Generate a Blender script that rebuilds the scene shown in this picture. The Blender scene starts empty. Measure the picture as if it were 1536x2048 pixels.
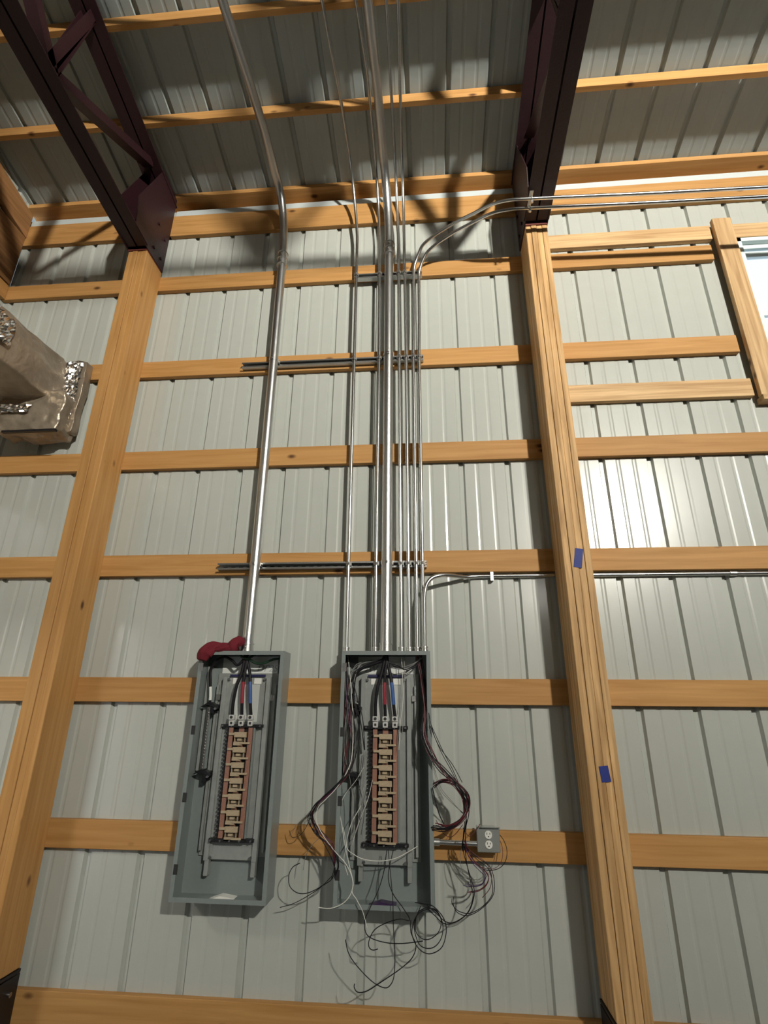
import bpy, bmesh, math, random
from mathutils import Vector, Matrix, noise
random.seed(7)
D = bpy.data; SC = bpy.context.scene; COL = SC.collection
S = 0.0254; ZF = 65.0                       # inches to metres; camera height above the floor in inches
def P(x, y, z): return Vector((x * S, y * S, (z + ZF) * S))

# ---------------------------------------------------------------- camera
cam_d = D.cameras.new('camera'); cam = D.objects.new('camera', cam_d); COL.objects.link(cam)
Rv = Vector((0.996395835, 0.084310003, 0.009336134)); Uv = Vector((0.021274911, -0.354931232, 0.934650308))
Fv = Vector((-0.082114056, 0.931083049, 0.355445689))
cam.matrix_world = Matrix(((Rv.x, Uv.x, -Fv.x, 0), (Rv.y, Uv.y, -Fv.y, 0), (Rv.z, Uv.z, -Fv.z, 0), (0, 0, 0, 1)))
cam.location = P(38.458, -126.522, 0)
cam_d.sensor_fit = 'HORIZONTAL'; cam_d.sensor_width = 36.0; cam_d.lens = 36.0 * 1063.06 / 1536
cam_d.clip_start = 0.02; cam_d.clip_end = 300
SC.camera = cam

# ---------------------------------------------------------------- world, exposure, large lamps
w = D.worlds.new('world'); SC.world = w; w.use_nodes = True
bg = w.node_tree.nodes['Background']; bg.inputs['Color'].default_value = (0.80, 0.90, 1.0, 1); bg.inputs['Strength'].default_value = 1.3
vs = SC.view_settings; vs.view_transform = 'Standard'; vs.look = 'None'; vs.gamma = 1.0; vs.exposure = 0.0
try: vs.use_curve_mapping = False
except Exception: pass

# ---------------------------------------------------------------- materials
def newmat(name):
    m = D.materials.new(name); m.use_nodes = True; nt = m.node_tree
    return m, nt, nt.nodes['Principled BSDF']
def nd(nt, t, **k):
    n = nt.nodes.new(t)
    for a, b in k.items(): setattr(n, a, b)
    return n
def plain(name, col, rough=0.5, metal=0.0, bump=0.0, bscale=60.0, var=0.0, coat=0.0, emis=None, spec=0.5, bdist=0.004):
    m, nt, b = newmat(name)
    b.inputs['Base Color'].default_value = (*col, 1); b.inputs['Roughness'].default_value = rough
    b.inputs['Metallic'].default_value = metal; b.inputs['Coat Weight'].default_value = coat
    b.inputs['Coat Roughness'].default_value = 0.15; b.inputs['Specular IOR Level'].default_value = spec
    tc = nd(nt, 'ShaderNodeTexCoord'); n = nd(nt, 'ShaderNodeTexNoise'); n.inputs['Scale'].default_value = bscale
    n.inputs['Detail'].default_value = 3
    nt.links.new(tc.outputs['Object'], n.inputs['Vector'])
    if var > 0:
        mx = nd(nt, 'ShaderNodeMix', data_type='RGBA'); mx.inputs[6].default_value = (*[c * (1 - var) for c in col], 1)
        mx.inputs[7].default_value = (*[min(1, c * (1 + var)) for c in col], 1)
        nt.links.new(n.outputs['Fac'], mx.inputs[0]); nt.links.new(mx.outputs[2], b.inputs['Base Color'])
    if bump > 0:
        bp = nd(nt, 'ShaderNodeBump'); bp.inputs['Strength'].default_value = bump; bp.inputs['Distance'].default_value = bdist
        nt.links.new(n.outputs['Fac'], bp.inputs['Height']); nt.links.new(bp.outputs['Normal'], b.inputs['Normal'])
    if emis:
        b.inputs['Emission Color'].default_value = (*emis[0], 1); b.inputs['Emission Strength'].default_value = emis[1]
    return m
def wood(name, axis, ca, cb, knots=True):
    m, nt, b = newmat(name)
    tc = nd(nt, 'ShaderNodeTexCoord'); oi = nd(nt, 'ShaderNodeObjectInfo')
    add = nd(nt, 'ShaderNodeVectorMath', operation='ADD')
    sc = nd(nt, 'ShaderNodeVectorMath', operation='SCALE'); sc.inputs['Scale'].default_value = 37.0
    cmb = nd(nt, 'ShaderNodeCombineXYZ')
    for k in range(3): nt.links.new(oi.outputs['Random'], cmb.inputs[k])
    nt.links.new(cmb.outputs[0], sc.inputs[0]); nt.links.new(tc.outputs['Object'], add.inputs[0]); nt.links.new(sc.outputs[0], add.inputs[1])
    mp = nd(nt, 'ShaderNodeMapping'); s = [34.0, 34.0, 34.0]; s[axis] = 1.6
    mp.inputs['Scale'].default_value = s
    nt.links.new(add.outputs[0], mp.inputs['Vector'])
    n = nd(nt, 'ShaderNodeTexNoise'); n.inputs['Scale'].default_value = 1.0; n.inputs['Detail'].default_value = 5; n.inputs['Distortion'].default_value = 0.6
    nt.links.new(mp.outputs[0], n.inputs['Vector'])
    n2 = nd(nt, 'ShaderNodeTexNoise'); n2.inputs['Scale'].default_value = 1.3; nt.links.new(add.outputs[0], n2.inputs['Vector'])
    r = nd(nt, 'ShaderNodeValToRGB'); r.color_ramp.elements[0].position = 0.3; r.color_ramp.elements[1].position = 0.7
    r.color_ramp.elements[0].color = (*ca, 1); r.color_ramp.elements[1].color = (*cb, 1)
    nt.links.new(n.outputs['Fac'], r.inputs[0])
    hs = nd(nt, 'ShaderNodeHueSaturation'); hs.inputs['Saturation'].default_value = 1.0
    mr = nd(nt, 'ShaderNodeMapRange'); mr.inputs['To Min'].default_value = 0.8; mr.inputs['To Max'].default_value = 1.15
    ad = nd(nt, 'ShaderNodeMath', operation='ADD'); mu = nd(nt, 'ShaderNodeMath', operation='MULTIPLY'); mu.inputs[1].default_value = 0.5
    nt.links.new(oi.outputs['Random'], ad.inputs[0]); nt.links.new(n2.outputs['Fac'], ad.inputs[1]); nt.links.new(ad.outputs[0], mu.inputs[0])
    nt.links.new(mu.outputs[0], mr.inputs['Value']); nt.links.new(mr.outputs[0], hs.inputs['Value']); nt.links.new(r.outputs[0], hs.inputs['Color'])
    out = hs.outputs[0]
    if knots:
        mp2 = nd(nt, 'ShaderNodeMapping'); s = [3.6, 3.6, 3.6]; s[axis] = 1.9; mp2.inputs['Scale'].default_value = s
        nt.links.new(add.outputs[0], mp2.inputs['Vector'])
        v = nd(nt, 'ShaderNodeTexVoronoi'); v.inputs['Scale'].default_value = 1.7; nt.links.new(mp2.outputs[0], v.inputs['Vector'])
        kr = nd(nt, 'ShaderNodeValToRGB'); kr.color_ramp.elements[0].position = 0.05; kr.color_ramp.elements[1].position = 0.13
        kr.color_ramp.elements[0].color = (1, 1, 1, 1); kr.color_ramp.elements[1].color = (0, 0, 0, 1)
        nt.links.new(v.outputs['Distance'], kr.inputs[0])
        mx = nd(nt, 'ShaderNodeMix', data_type='RGBA'); nt.links.new(kr.outputs[0], mx.inputs[0]); nt.links.new(out, mx.inputs[6])
        mx.inputs[7].default_value = (0.10, 0.04, 0.015, 1); out = mx.outputs[2]
    nt.links.new(out, b.inputs['Base Color']); b.inputs['Roughness'].default_value = 0.6; b.inputs['Specular IOR Level'].default_value = 0.3
    bp = nd(nt, 'ShaderNodeBump'); bp.inputs['Strength'].default_value = 0.25; bp.inputs['Distance'].default_value = 0.002
    nt.links.new(n.outputs['Fac'], bp.inputs['Height']); nt.links.new(bp.outputs['Normal'], b.inputs['Normal'])
    return m
PA, PB = (0.43, 0.215, 0.064), (0.56, 0.305, 0.108)
WX = wood('pine_x', 0, PA, PB); WY = wood('pine_y', 1, PA, PB)
WZ = wood('pine_z', 2, PA, PB)
WZR = wood('rough_pine_z', 2, (0.36, 0.20, 0.075), (0.76, 0.48, 0.22), False)
WDARK = wood('shaded_pine', 1, (0.20, 0.095, 0.035), (0.33, 0.17, 0.07))  # shade on the left wall header and rafter, put into a darker pine
WPALE = wood('pale_pine_x', 0, (0.42, 0.25, 0.11), (0.70, 0.48, 0.25))
WPALEZ = wood('pale_pine_z', 2, (0.42, 0.25, 0.11), (0.70, 0.48, 0.25))
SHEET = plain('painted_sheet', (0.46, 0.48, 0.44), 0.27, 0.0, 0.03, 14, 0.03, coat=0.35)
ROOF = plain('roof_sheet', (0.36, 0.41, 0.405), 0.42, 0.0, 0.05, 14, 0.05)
OXIDE = plain('oxide_primer', (0.026, 0.007, 0.010), 0.5, 0.0, 0.3, 90, 0.3)
GALV = plain('conduit_steel', (0.66, 0.67, 0.66), 0.25, 1.0, 0.05, 120, 0.08)
GALV2 = plain('big_conduit_steel', (0.62, 0.63, 0.62), 0.33, 1.0, 0.25, 220, 0.12)
ZINC = plain('zinc_cast', (0.62, 0.62, 0.60), 0.35, 1.0, 0.1, 200)
STRUT = plain('strut_steel', (0.42, 0.42, 0.41), 0.38, 1.0, 0.1, 160, 0.2)
BOXP = plain('grey_enamel', (0.21, 0.24, 0.232), 0.38, 0.0, 0.04, 60, 0.06, coat=0.15)
PAN = plain('galvanised_pan', (0.36, 0.38, 0.36), 0.35, 0.35, 0.1, 26, 0.2)
COPPER = plain('copper_bus', (0.43, 0.225, 0.165), 0.42, 0.55, 0.1, 90, 0.15)
TIN = plain('tinned_stab', (0.62, 0.50, 0.34), 0.38, 0.5, 0.05, 90, 0.1)
BLACK = plain('black_plastic', (0.012, 0.012, 0.014), 0.4)
WBLK = plain('black_wire', (0.009, 0.008, 0.010), 0.5, spec=0.25)
WRED = plain('dark_red_wire', (0.10, 0.012, 0.018), 0.4)
WGRY = plain('grey_wire', (0.22, 0.22, 0.21), 0.4)
WWHT = plain('white_wire', (0.66, 0.66, 0.60), 0.4)
WPUR = plain('purple_wire', (0.045, 0.02, 0.075), 0.4)
REDT = plain('red_tape', (0.26, 0.016, 0.03), 0.5)
BLUET = plain('blue_tape', (0.035, 0.10, 0.30), 0.5)
GREENW = plain('green_wire', (0.008, 0.035, 0.014), 0.45)
NAVY = plain('navy_strip', (0.012, 0.014, 0.07), 0.5)
TAPE = plain('painters_tape', (0.006, 0.022, 0.20), 0.6, 0.0, 0.2, 200)
CLOTH = plain('red_cloth', (0.15, 0.007, 0.016), 0.85, 0.0, 0.5, 300, 0.25)
LABELM = plain('white_label', (0.80, 0.80, 0.74), 0.35)
INK = plain('marker_ink', (0.42, 0.45, 0.44), 0.6)
IVORY = plain('receptacle_white', (0.78, 0.78, 0.72), 0.35)
FOIL = plain('bright_foil', (0.85, 0.83, 0.80), 0.2, 1.0)
WRAP = plain('foil_duct_wrap', (0.40, 0.335, 0.255), 0.36, 0.5, 0.8, 7, 0.3, bdist=0.03)
VINYL = plain('window_vinyl', (0.70, 0.80, 0.80), 0.35)
CONC = plain('concrete', (0.14, 0.15, 0.158), 0.7, 0, 0.2, 8, 0.15)
BOLT = plain('bolt_steel', (0.55, 0.55, 0.55), 0.3, 1.0)
LUGM = plain('lug_aluminium', (0.72, 0.72, 0.69), 0.35, 0.35)
SOCK = plain('socket_shadow_grey', (0.07, 0.05, 0.035), 0.6)
SLOT = plain('slot_dark', (0.02, 0.02, 0.02), 0.7)
HOUSING = plain('lamp_housing', (0.05, 0.05, 0.05), 0.5)
m, nt, b = newmat('window_glass'); b.inputs['Transmission Weight'].default_value = 1.0; b.inputs['Roughness'].default_value = 0.0
b.inputs['IOR'].default_value = 1.02; b.inputs['Base Color'].default_value = (0.95, 0.98, 1, 1); GLASS = m

# ---------------------------------------------------------------- helpers
class B:
    def __init__(s): s.v = []; s.f = []; s.sm = []
    def add(s, vs, fs, smooth=False):
        o = len(s.v); s.v += [tuple(q) for q in vs]; s.f += [tuple(i + o for i in f) for f in fs]; s.sm += [smooth] * len(fs); return s
    def box(s, x0, x1, y0, y1, z0, z1):
        v = [(x, y, z) for z in (z0, z1) for y in (y0, y1) for x in (x0, x1)]
        return s.add(v, [(0, 2, 3, 1), (4, 5, 7, 6), (0, 1, 5, 4), (2, 6, 7, 3), (0, 4, 6, 2), (1, 3, 7, 5)])
    def prism(s, poly, axis, a, b_):
        # polygon in the plane normal to axis, extruded from a to b_
        def mk(u, t):
            if axis == 0: return (t, u[0], u[1])
            if axis == 1: return (u[0], t, u[1])
            return (u[0], u[1], t)
        n = len(poly); v = [mk(u, a) for u in poly] + [mk(u, b_) for u in poly]
        return s.add(v, [tuple(range(n)), tuple(range(2 * n - 1, n - 1, -1))] + [(i, i + n, (i + 1) % n + n, (i + 1) % n) for i in range(n)])
    def beam(s, p, q, sec, up=(0, 0, 1)):
        # section polygon (list of (side, up)) swept straight from p to q
        p = Vector(p); q = Vector(q); t = (q - p).normalized(); u = Vector(up); sd = t.cross(u).normalized(); u = sd.cross(t).normalized()
        n = len(sec); v = [p + sd * a + u * c for a, c in sec] + [q + sd * a + u * c for a, c in sec]
        return s.add(v, [tuple(range(n)), tuple(range(2 * n - 1, n - 1, -1))] + [(i, i + n, (i + 1) % n + n, (i + 1) % n) for i in range(n)])
    def tube(s, pts, r, n=12, caps=True, sub=0):
        pts = [Vector(p) for p in pts]
        if sub:
            o = []; m_ = len(pts)
            for i in range(m_ - 1):
                a = pts[max(i - 1, 0)]; b0 = pts[i]; c = pts[i + 1]; d = pts[min(i + 2, m_ - 1)]
                for k in range(sub):
                    t = k / sub; o.append(0.5 * ((2 * b0) + (c - a) * t + (2 * a - 5 * b0 + 4 * c - d) * t * t + (3 * b0 - a - 3 * c + d) * t ** 3))
            o.append(pts[-1]); pts = o
        tg = [(pts[min(i + 1, len(pts) - 1)] - pts[max(i - 1, 0)]).normalized() for i in range(len(pts))]
        nr = Vector((0.3, -1, 0.2)); nr = (nr - tg[0] * nr.dot(tg[0])).normalized(); v = []
        for i, p in enumerate(pts):
            nr = (nr - tg[i] * nr.dot(tg[i])).normalized(); bn = tg[i].cross(nr)
            for k in range(n):
                a = 2 * math.pi * k / n; v.append(p + (nr * math.cos(a) + bn * math.sin(a)) * r)
        f = [(i * n + k, i * n + (k + 1) % n, (i + 1) * n + (k + 1) % n, (i + 1) * n + k) for i in range(len(pts) - 1) for k in range(n)]
        s.add(v, f, True)
        if caps: s.add(v[:n], [tuple(range(n - 1, -1, -1))]); s.add(v[-n:], [tuple(range(n))])
        return s
    def cyl(s, p, q, r, n=16): return s.tube([p, q], r, n)
    def build(s, name, mat, parent=None, bevel=0.0, kind=None):
        me = D.meshes.new(name); me.from_pydata([P(*q) for q in s.v], [], s.f); me.update()
        me.polygons.foreach_set('use_smooth', s.sm)
        bm = bmesh.new(); bm.from_mesh(me); bmesh.ops.recalc_face_normals(bm, faces=bm.faces)
        if bevel:
            bmesh.ops.remove_doubles(bm, verts=bm.verts, dist=1e-6)
            bmesh.ops.bevel(bm, geom=[e for e in bm.edges if len(e.link_faces) == 2 and e.calc_face_angle(0) > 0.5], offset=bevel * S, segments=1, affect='EDGES')
        bm.to_mesh(me); bm.free()
        me.materials.append(mat)
        o = D.objects.new(name, me); COL.objects.link(o)
        if parent is not None:
            o.parent = parent; q = parent
            off = Vector((0, 0, 0))
            while q is not None: off -= q.location; q = q.parent
            o.location = off if parent.type == 'EMPTY' else Vector((0, 0, 0))
        if kind: o['kind'] = kind
        return o
def thing(name, label, cat, base, group=None):
    o = D.objects.new(name, None); COL.objects.link(o); o.location = P(*base); o.empty_display_size = 0.05
    o['label'] = label; o['category'] = cat
    if group: o['group'] = group
    return o
def tag(o, label, cat, group=None):
    o['label'] = label; o['category'] = cat
    if group: o['group'] = group
    return o
def lamp(name, kind, loc, energy, size, color, target, spread=math.pi):
    l = D.lights.new(name, 'AREA'); l.shape = 'DISK'; l.size = size; l.energy = energy; l.color = color; l.spread = spread
    o = D.objects.new(name, l); COL.objects.link(o); o.location = P(*loc)
    d = P(*target) - P(*loc); o.rotation_euler = d.to_track_quat('-Z', 'Y').to_euler()
    return o
# ---------------------------------------------------------------- setting
RS = 0.22                                     # roof slope
def zr(y, off=0.0): return 166.2 - RS * y - off
RX0 = -36.46; RXR = 35.03
# corrugated profile over one 12 inch module, groove centred on 0: (dx, depth away from the room)
PROF = [(-6, 0), (-4.6, 0), (-4.2, .08), (-3.8, .08), (-3.4, 0), (-.85, 0), (-.45, .85), (.45, .85), (.85, 0), (3.4, 0), (3.8, .08), (4.2, .08), (4.6, 0)]
def profile(x0, x1, r0):
    pts = []; k = math.floor((x0 - r0) / 12) - 1
    while r0 + 12 * k - 6 < x1 + 12:
        pts += [(r0 + 12 * k + a, d) for a, d in PROF]; k += 1
    out = []
    for (a, da), (b_, db) in zip(pts, pts[1:]):
        if a <= x0 < b_: out.append((x0, da + (db - da) * (x0 - a) / (b_ - a)))
        if x0 < a < x1: out.append((a, da))
        if a < x1 <= b_: out.append((x1, da + (db - da) * (x1 - a) / (b_ - a)))
    return sorted(set(out))
WINX = (131.6, 166.4); WINZ = (81.5, 131.5)
structs = {}
def struct(name, bld, mat, **k):
    o = bld.build(name, mat, **k); o['kind'] = 'structure'; structs[name] = o; return o

b = B(); b.box(-99.5, 640, -905, 3, -69, -65); floor = struct('floor', b, CONC)
# the back wall: a base sill strip as the wall object, sheet panels and girts as its parts
b = B(); b.box(-99, 640, 0.2, 2.6, -65, -62.5); wall_back = struct('wall_back', b, CONC)
def wall_panel(x0, x1):
    pr = profile(x0, x1, RX0); b = B()
    cols = [x for x, _ in pr]
    for (xa, da), (xb, db) in zip(pr, pr[1:]):
        segs = [(-65.0, 161.0)]
        if xa >= WINX[0] - .01 and xb <= WINX[1] + .01: segs = [(-65.0, WINZ[0]), (WINZ[1], 161.0)]
        for za, zb in segs:
            b.add([(xa, 1.5 + da, za), (xb, 1.5 + db, za), (xb, 1.5 + db, zb), (xa, 1.5 + da, zb)], [(0, 1, 2, 3)])
    return b
edges = [-99.0, -72.46 - 0.0] + [-72.46 + 36 * i for i in range(1, 20)]
edges = sorted(set(edges + [WINX[0], WINX[1]]))
cut = [e for e in edges if e not in WINX]
for a, c in zip(cut, cut[1:]):
    # a panel that meets the window is cut around it
    inner = [e for e in WINX if a < e < c]; lims = [a] + inner + [c]; b = B()
    for p, q in zip(lims, lims[1:]):
        t = wall_panel(p + 1e-4 * (p in WINX), q); o = len(b.v); b.v += t.v; b.f += [tuple(i + o for i in f) for f in t.f]; b.sm += t.sm
    b.build('metal_panel', SHEET, wall_back)
# girts (2x6, wide face to the room)
GZ = [-57.6, -27.63, 2.13, 32.32, 62.40, 92.57, 125.23]
def girt(x0, x1, z, h=5.5, mat=WX, y0=0.0, y1=1.5, par=None, name='girt'):
    b = B(); b.box(x0, x1, y0, y1, z, z + h); return b.build(name, mat, par or wall_back, bevel=0.08)
for i, z in enumerate(GZ):
    girt(-98.9, -48.6, z); girt(-48.5, 71.3, z)
    if i in (5,): girt(71.5, 123.6, z + .0)
    elif i == 6: girt(71.5, 123.6, z)
    else: girt(71.5, 191.4, z)
    girt(191.5, 311.4, z) ; girt(311.5, 431.4, z)
girt(74.4, 124.6, 133.0, 5.3, WPALE); girt(131.0, 167.0, 133.0, 5.3, WPALE)
girt(74.4, 124.2, 78.7, 5.3, WPALE)
girt(125.2, 172.0, 76.6, 1.5, WPALE, y0=-1.5, y1=1.5, name='window_sill_board')
for x in (124.9, 167.0):
    b = B(); b.box(x, x + 5.3, -1.5, 0.0, 78.0, 139.4); b.build('jamb_board', WPALEZ, wall_back, bevel=0.08)
    b = B(); b.box(x + (4.6 if x < 140 else -1), x + (6.1 if x < 140 else .5), 0.0, 1.6, 80.0, 133.0); b.build('jamb_board', WPALEZ, wall_back, bevel=0.05)
# eave beam and eave board, per bay
for x0, x1 in ((-98.9, -51.8), (-45.4, 68.2), (74.6, 188.2), (194.6, 430)):
    girt(x0, x1, 148.5, 8.9, name='eave_beam'); 
    b = B(); b.box(x0, x1, 1.28, 1.5, 158.3, 161.2); b.build('eave_trim', plain('eave_trim_metal', (.62, .68, .68), .4, .2), wall_back)
for x0, x1 in ((-99, 71.4), (71.4, 192), (192, 430), (430, 640)):
    b = B(); b.box(x0, x1, 3.6, 5.0, 156.5, 164.6); b.build('fascia_board', WX, wall_back)
    b = B(); b.prism([(-1.2, zr(-1.2) - 1.7), (5, zr(5) - 1.7), (5, zr(5) - .1), (-1.2, zr(-1.2) - .1)], 0, x0, x1); b.build('eave_board', WX, wall_back)
    b = B(); b.box(x0, x1, 1.5, 5.0, 156.3, 156.5); b.build('soffit', SHEET, wall_back)
# ---- window
b = B()
X0, X1 = WINX; Z0, Z1 = WINZ
for bx in ((X0 - .9, X0 + .5, Z0 - .9, Z1 + .9), (X1 - .5, X1 + .9, Z0 - .9, Z1 + .9)): b.box(bx[0], bx[1], -0.3, 2.2, bx[2], bx[3])
b.box(X0 - .9, X1 + .9, -0.3, 2.2, Z1 - .4, Z1 + .9); b.box(X0 - .9, X1 + .9, -0.3, 2.2, Z0 - .9, Z0 + .4)
window = struct('window_1', b, VINYL)
b = B(); b.box(X0 + .5, X1 - .5, 1.2, 2.4, Z1 - 1.9, Z1 - .4); b.build('head_rail', VINYL, window, bevel=.05)
b = B(); b.box(X0 + .5, X1 - .5, 1.7, 2.9, Z1 - 4.6, Z1 - 2.6); b.build('sash_rail', VINYL, window, bevel=.05)
b = B(); b.box(X0 + .5, X0 + 1.7, 1.7, 2.9, Z0 + .4, Z1 - .4); b.build('sash_stile', VINYL, window, bevel=.05)
b = B(); b.box(X1 - 1.7, X1 - .5, 1.7, 2.9, Z0 + .4, Z1 - .4); b.build('sash_stile', VINYL, window, bevel=.05)
b = B(); b.box(X0 + .5, X1 - .5, 1.7, 2.9, (Z0 + Z1) / 2 - 1, (Z0 + Z1) / 2 + 1); b.build('sash_rail', VINYL, window, bevel=.05)
b = B(); b.box(X0 + .6, X1 - .6, 2.2, 2.4, Z0 + .4, Z1 - .4); b.build('pane', GLASS, window)

# ---- left end wall
b = B(); b.box(-99.6, -98.4, -905, -.1, -65, -62.5)
wall_left = struct('wall_left', b, CONC)
DY = (-121, -85); DZ = 26.0
def left_panel(y0, y1):
    pr = profile(y0, y1, -6.0); b = B()
    for (ya, da), (yb, db) in zip(pr, pr[1:]):
        za = DZ if (ya >= DY[0] - .01 and yb <= DY[1] + .01) else -65.0
        pk = lambda y: zr(y) if y > -450 else zr(-900 - y)
        b.add([(-99 - da, ya, za), (-99 - db, yb, za), (-99 - db, yb, pk(yb) + .3), (-99 - da, ya, pk(ya) + .3)], [(0, 1, 2, 3)])
    return b
ys = sorted(set([1.5, -36, -72, DY[1], DY[0], -144] + [-180 - 36 * i for i in range(21)]))
for a, c in zip(ys, ys[1:]): left_panel(a, c).build('metal_panel', SHEET, wall_left)
for i, z in enumerate(GZ):
    for y0, y1 in (((-84, -.2), (-300, -122)) if z < DZ else ((-300, -.2),)):
        b = B(); b.box(-99, -97.5, y0, y1, z, z + 5.5); b.build('girt', WY, wall_left, bevel=.08)
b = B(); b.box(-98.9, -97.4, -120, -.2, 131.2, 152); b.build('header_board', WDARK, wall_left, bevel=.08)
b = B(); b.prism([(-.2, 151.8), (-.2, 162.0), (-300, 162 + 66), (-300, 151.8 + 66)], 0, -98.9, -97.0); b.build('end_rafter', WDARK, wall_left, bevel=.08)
for y in (DY[0] - 2, DY[1]):
    b = B(); b.box(-99, -96.5, y, y + 2, -65, DZ + 2); b.build('door_jamb', WZ, wall_left, bevel=.08)
b = B(); b.box(-99, -96.5, DY[0] - 2, DY[1] + 2, DZ, DZ + 2); b.build('door_header', WY, wall_left, bevel=.08)

# ---- far walls
def flat(name, vs, mat):
    return struct(name, B().add(vs, [(0, 1, 2, 3)] if len(vs) == 4 else [tuple(range(len(vs)))]), mat)
flat('wall_front', [(-99, -900, -65), (640, -900, -65), (640, -900, 166), (-99, -900, 166)], SHEET)
flat('wall_right', [(640, 3, -65), (640, -900, -65), (640, -900, 166), (640, -450, 265), (640, 3, 166)], SHEET)

# ---- roof
b = B(); b.box(-99, 640, -452, -448, zr(-450) - 1.0, zr(-450) - .2); ceiling = struct('ceiling', b, ROOF)
def roof_panel(x0, x1, ya, yb, f):
    pr = profile(x0, x1, RXR); b = B()
    for (xa, da), (xb, db) in zip(pr, pr[1:]):
        b.add([(xa, ya, f(ya) + da), (xb, ya, f(ya) + db), (xb, yb, f(yb) + db), (xa, yb, f(yb) + da)], [(0, 1, 2, 3)])
    return b
xe = [-103.0] + [-72.97 + 36 * i for i in range(0, 20)]
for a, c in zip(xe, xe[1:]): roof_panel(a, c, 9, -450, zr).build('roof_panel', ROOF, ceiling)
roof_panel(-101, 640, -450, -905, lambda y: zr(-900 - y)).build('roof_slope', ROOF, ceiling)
PY = [-23.7, -46.0, -68.5, -91, -113.5, -136, -160, -184]
for y in PY:
    for x0, x1 in ((-98.8, -48.95), (-48.25, 71.05), (71.75, 190), (191, 310), (311, 430)):
        z = zr(y + .75); b = B()
        b.prism([(y, z - 3.5), (y + 1.5, z - 3.5 - .1), (y + 1.5, z - .25), (y, z - .05)], 0, x0, x1); b.build('purlin', WX, ceiling, bevel=.05)

# ---------------------------------------------------------------- posts
def post(xc, label, twoseam=True):
    t = thing('laminated_post', label, 'post', (xc, -4.6, -65))
    offs = [(.06, .0), (-.05, .02), (.05, 0), (0, .03)]
    for k in range(4):
        x = xc - 3.05 + 1.525 * k; b = B()
        b.box(x + .03, x + 1.495, -9.3 + offs[k][0] * 2.2, -.02, -48.5, 132.3)
        b.build('ply', WZR if xc > 0 else WZ, t, bevel=.09)
    b = B(); b.box(xc - 3.3, xc - 3.1, -9.3, -.1, -65, -49.4); b.box(xc + 3.1, xc + 3.3, -9.3, -.1, -65, -49.4)
    b.box(xc - 3.3, xc + 3.3, -9.3, -.1, -49.1, -48.6); b.box(xc - 2, xc + 2, -8.3, -1, -65, -49)
    br = b.build('base_bracket', plain('bracket_paint', (.012, .008, .008), .45), t)
    for y in (-7, -2.4):
        for z in (-52, -57): B().cyl((xc - 3.7, y, z), (xc + 3.75, y, z), .45, 8).build('bolt', BOLT, br)
    return t
XL, XR = -48.6, 71.4
post(XL, 'solid pine post at the left, capped by the truss beside the foil duct')
post(XR, 'four-ply laminated pine post at the right with two blue tape pieces')

# ---------------------------------------------------------------- trusses
def zt(y): return zr(y) - 4.4                 # underside of top chord flanges
def zb(y): return 133.2 - .105 * (y + 10)     # underside of bottom chord flanges
def truss(xc, label):
    t = thing('steel_truss', label, 'truss', (xc, -4.6, 132.4))
    YE = -440
    for s in (-1, 1):
        a = [(s * .25, 0), (s * 3.55, 0), (s * 3.55, .3), (s * .55, .3), (s * .55, 3.4), (s * .25, 3.4)]
        nm = 'chord_angle'
        b = B(); b.prism([(xc + p, q) for p, q in a], 1, 0, 1)
        # sheared prism along the slope
        def run(y0, y1, f):
            bb = B(); n = len(a)
            v = [(xc + p, y0, f(y0) + q) for p, q in a] + [(xc + p, y1, f(y1) + q) for p, q in a]
            bb.add(v, [tuple(range(n)), tuple(range(2 * n - 1, n - 1, -1))] + [(i, i + n, (i + 1) % n + n, (i + 1) % n) for i in range(n)]); return bb
        run(-10.2, YE, zb).build('bottom_chord_angle', OXIDE, t)
        run(.5, YE, zt).build('top_chord_angle', OXIDE, t)
        g = [(-.1, 132.6), (-9.6, 132.6), (-17, zb(-17)), (-18.5, 144), (-10, zt(-10) + 2), (-.1, zt(0) + 3)]
        b = B(); b.prism(g, 0, xc + s * 3.05, xc + s * 3.3); gp = b.build('gusset_plate', OXIDE, t)
        for y, z in ((-2.5, 136), (-7, 136), (-2.5, 144), (-7, 146)):
            B().cyl((xc + s * 3.2, y, z), (xc + s * 3.75, y, z), .5, 8).build('bolt', OXIDE, gp)
    b = B(); b.box(xc - 3.1, xc + 3.1, -9.6, -.1, 132.35, 132.75); b.build('cap_plate', plain('cap_plate_paint', (.16, .04, .035), .5), t)
    b = B(); b.prism([(-.2, 132.8), (-.6, 132.8), (-.6, zt(0)), (-.2, zt(0))], 0, xc - 3.1, xc + 3.1); b.build('end_plate', OXIDE, t)
    nodes = [(-13, 1), (-52, 0), (-50, 1)]
    L = [(xc, -13, zt(-13) - 1), (xc, -52, zb(-52) + 2.5), (xc, -47, zt(-47) + 1), (xc, -54, zb(-54) + 2.5), (xc, -94, zt(-94) + 1), (xc, -134, zb(-134) + 2), (xc, -136, zt(-136) + 1),
         (xc, -138, zb(-138) + 2), (xc, -178, zt(-178) + 1), (xc, -220, zb(-220) + 2), (xc, -222, zt(-222) + 1), (xc, -224, zb(-224) + 2), (xc, -268, zt(-268) + 1), (xc, -312, zb(-312) + 2)]
    sec = [(-1.2, -.15), (1.2, -.15), (1.2, .15), (.2, .15), (.2, 2.2), (-.1, 2.2), (-.1, .15), (-1.2, .15)]
    sec = [(-1.5, 0), (1.5, 0), (1.5, .3), (-1.2, .3), (-1.2, 2.6), (-1.5, 2.6)]
    for p, q in zip(L, L[1:]):
        if abs(p[1] - q[1]) > 60: continue
        B().beam(p, q, sec).build('web_angle', OXIDE, t)
    return t
truss(XL, 'dark red steel truss seated on the left post')
truss(XR, 'dark red steel truss seated on the right post, seen from beneath')
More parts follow.
